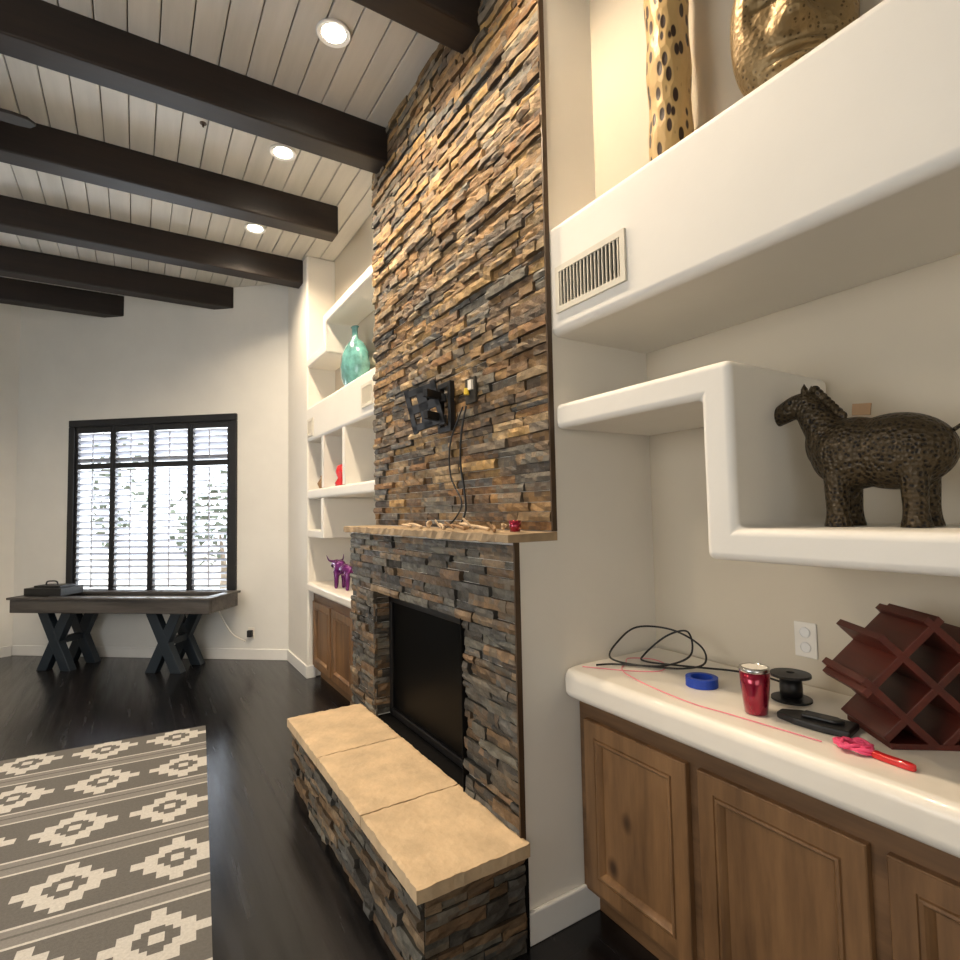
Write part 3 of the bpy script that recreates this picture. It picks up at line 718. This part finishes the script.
bm = BM()
prof = [(0, 0), (.064, 0), (.068, .01)] + [(.068 + .003 * math.sin(i * 1.3), .02 + i * .05) for i in range(20)] + [(.05, 1.03), (0, 1.03)]
lathe(bm, prof, 32)
mk("totem_sculpture", bm, M['totem'], smooth=True, label="tall golden pierced wood column sculpture on ledge", cat="sculpture").location = (1.46, 1.13, BT + .001)

bm = BM(); bmesh.ops.create_uvsphere(bm, u_segments=96, v_segments=72, radius=1)
def gs(x, z, cx, cz, sx, sz): return math.exp(-((x - cx) / sx) ** 2 - ((z - cz) / sz) ** 2)
for v in bm.verts:
    x, y, z = v.co
    w = 0.15 * (1 - 0.10 * max(0, -z) ** 1.5); d = 0.085
    X, Y, Z = math.copysign(abs(x) ** .7, x) * w, math.copysign(abs(y) ** .8, y) * d, math.copysign(abs(z) ** .8, z) * 0.21
    if y < 0:
        f = 0
        f += .055 * gs(x, z, 0, -.20, .15, .14) + .030 * gs(x, z, 0, .10, .09, .28)
        f -= .030 * (gs(x, z, .38, .05, .2, .12) + gs(x, z, -.38, .05, .2, .12))
        f += .024 * (gs(x, z, .36, .02, .15, .06) + gs(x, z, -.36, .02, .15, .06))
        f += .020 * (gs(x, z, .34, .26, .25, .05) + gs(x, z, -.34, .26, .25, .05))
        f += .030 * gs(x, z, 0, -.50, .26, .05) + .028 * gs(x, z, 0, -.64, .22, .06) - .018 * gs(x, z, 0, -.57, .28, .02)
        f += .024 * gs(x, z, 0, -.85, .25, .10)
        Y -= f
    v.co = (X, Y, max(0, Z + .185))
o = mk("face_sculpture", bm, M['mask'], smooth=True, label="hammered gold face sculpture on high ledge", cat="sculpture"); o.location = (1.475, 0.745, BT + .001); o.rotation_euler = (0, 0, math.radians(-60))

v_ = empty("vase", (1.49, 4.26, 2.481), label="large teal glazed flask vase in upper niche", cat="vase")
bm = BM(); lathe(bm, [(0, 0), (.09, 0), (.12, .02), (.165, .10), (.18, .19), (.165, .28), (.12, .36), (.05, .41), (.035, .44), (.035, .50), (.05, .515), (.04, .515), (.025, .49), (.025, .44), (0, .40)], 40, sx=.6, sy=1.1); mk("vase_body", bm, M['teal'], smooth=True, parent=v_)

ps = empty("bull_figurine", (1.47, 4.50, 0.871), rz=math.radians(100), sc=1.05, label="glossy purple bull figurine on countertop", cat="figurine")
bm = BM()
sph(bm, (-.03, 0, .15), .05, (1.9, .9, 1.0), 20, 14); sph(bm, (.07, 0, .165), .055, (1, .9, 1.1), 20, 14); tube(bm, [(.09, 0, .18), (.14, 0, .195), (.19, 0, .165)], lambda q: .04 - .018 * q, 12, 5)
for lx in (-.10, .08):
    for s in (-1, 1): tube(bm, [(lx, s * .028, .14), (lx - .008, s * .032, .07), (lx, s * .032, 0)], lambda q: .026 - .012 * q, 10, 5)
mk("bull_body", bm, M['purple'], parent=ps, remesh=.006)
for s in (-1, 1):
    bm = BM(); tube(bm, [(.13, s * .02, .21), (.14, s * .06, .22), (.155, s * .075, .26)], lambda q: .010 * (1 - q) + .002, 6, 5)
    mk("horn", bm, M['purple'], smooth=True, parent=ps)
bm = BM(); lathe(bm, [(0, 0), (.05, 0), (.055, .03), (.03, .07), (.05, .12), (.035, .17), (0, .19)], 20, (1.45, 4.50, 1.716)); mk("red_ornament", bm, M['red'], smooth=True, base=True, label="small red ceramic ornament in cubby", cat="ornament")
bm = BM(); lathe(bm, [(0, 0), (.04, 0), (.06, .05), (.03, .10), (.035, .12), (0, .12)], 20, (1.45, 5.0, 1.716)); mk("brown_jar", bm, M['twig'], smooth=True, base=True, label="small brown clay jar in cubby", cat="jar")

# ------------------------------------------------------------------ outside
bm = BM(); box(bm, (-14, 8.8, -0.4), (18, 30, -0.3)); box(bm, (2.2, -3, -0.4), (18, 8.8, -.3)); mk("ground", bm, M['ground'], kind="structure")
for i, (x, y, s) in enumerate(((1.4, 11.6, .9), (3.8, 10.9, 1.0), (-0.9, 13.0, 1.3), (4.6, 14.5, 1.6))):
    e = empty("tree", (x, y, -0.3), label="leafy green tree outside the window", cat="tree", group="garden trees")
    bm = BM(); tube(bm, [(0, 0, 0), (.05, .05, .8 * s), (-.03, 0, 1.6 * s)], lambda q: .07 * (1.3 - q), 8); mk("trunk", bm, M['bark'], smooth=True, parent=e)
    bm = BM(); r2 = random.Random(i)
    for _ in range(300):
        a = r2.uniform(0, 6.28); rr_ = s * .95 * r2.random() ** .5; zc = 1.9 * s + s * 1.0 * r2.uniform(-1, 1) * math.sqrt(max(0.05, 1 - (rr_ / s) ** 2))
        c = Vector((rr_ * math.cos(a), rr_ * math.sin(a), zc)); d1 = Vector([r2.uniform(-1, 1) for _ in range(3)]).normalized() * .11; d2 = Vector([r2.uniform(-1, 1) for _ in range(3)]).normalized() * .07
        bm.faces.new([bm.verts.new(c - d1), bm.verts.new(c + d2), bm.verts.new(c + d1), bm.verts.new(c - d2)])
    mk("foliage", bm, M['leaf'], parent=e)

# ------------------------------------------------------------------ lights, world
def area(name, loc, target, sx, sy, e, col):
    l = bpy.data.lights.new(name, 'AREA'); l.shape = 'RECTANGLE'; l.size = sx; l.size_y = sy; l.energy = e; l.color = col
    o = bpy.data.objects.new(name, l); COL.objects.link(o); o.location = loc
    o.rotation_euler = (Vector(target) - Vector(loc)).to_track_quat('-Z', 'Y').to_euler()
area("back_fill_light", (-1.2, -2.4, 1.7), (0.4, 3, 1.4), 3.2, 2.4, 36, (1.0, 0.95, 0.87))  # added soft fill behind the camera; the back wall has no door
area("left_fill_light", (-3.5, 2.2, 1.8), (1.5, 3.2, 1.5), 3.5, 2.0, 80, (0.95, 0.97, 1.0))  # added daylight-coloured fill by the left wall, which has no window
area("window_daylight", tuple(LW @ Vector((1.58, -0.45, 1.7))), tuple(LW @ Vector((1.58, 3, 1.0))), 1.9, 1.9, 140, (0.85, 0.93, 1.0))
w = bpy.data.worlds.new("World"); SC.world = w; w.use_nodes = True
n = w.node_tree.nodes; bg = n["Background"]
sky = n.new("ShaderNodeTexSky"); sky.sky_type = 'HOSEK_WILKIE'; sky.turbidity = 4; sky.sun_direction = Vector((-.5, -.4, .75)).normalized()
mixn = n.new("ShaderNodeMixRGB"); mixn.inputs[0].default_value = 0.75; mixn.inputs[2].default_value = (.85, .93, 1, 1)
w.node_tree.links.new(sky.outputs[0], mixn.inputs[1]); w.node_tree.links.new(mixn.outputs[0], bg.inputs[0]); bg.inputs[1].default_value = 3.0
sn = bpy.data.lights.new("sun", 'SUN'); sn.energy = 3; so = bpy.data.objects.new("sun", sn); COL.objects.link(so); so.rotation_euler = (math.radians(40), 0, math.radians(-30))

# ------------------------------------------------------------------ camera
f, yaw, pit, rol = 553.0, math.radians(31.93), math.radians(3.09), math.radians(-1.12)
F = Vector((math.sin(yaw) * math.cos(pit), math.cos(yaw) * math.cos(pit), math.sin(pit)))
Rr = Vector((math.cos(yaw), -math.sin(yaw), 0)); U = Rr.cross(F)
R2 = Rr * math.cos(rol) + U * math.sin(rol); U2 = -Rr * math.sin(rol) + U * math.cos(rol)
cam = bpy.data.cameras.new("camera"); cam.sensor_width = 36; cam.lens = f / 960 * 36; cam.clip_start = 0.05
co = bpy.data.objects.new("camera", cam); COL.objects.link(co)
co.matrix_world = Matrix(((R2.x, U2.x, -F.x, 0), (R2.y, U2.y, -F.y, 0), (R2.z, U2.z, -F.z, 1.5), (0, 0, 0, 1)))
SC.camera = co
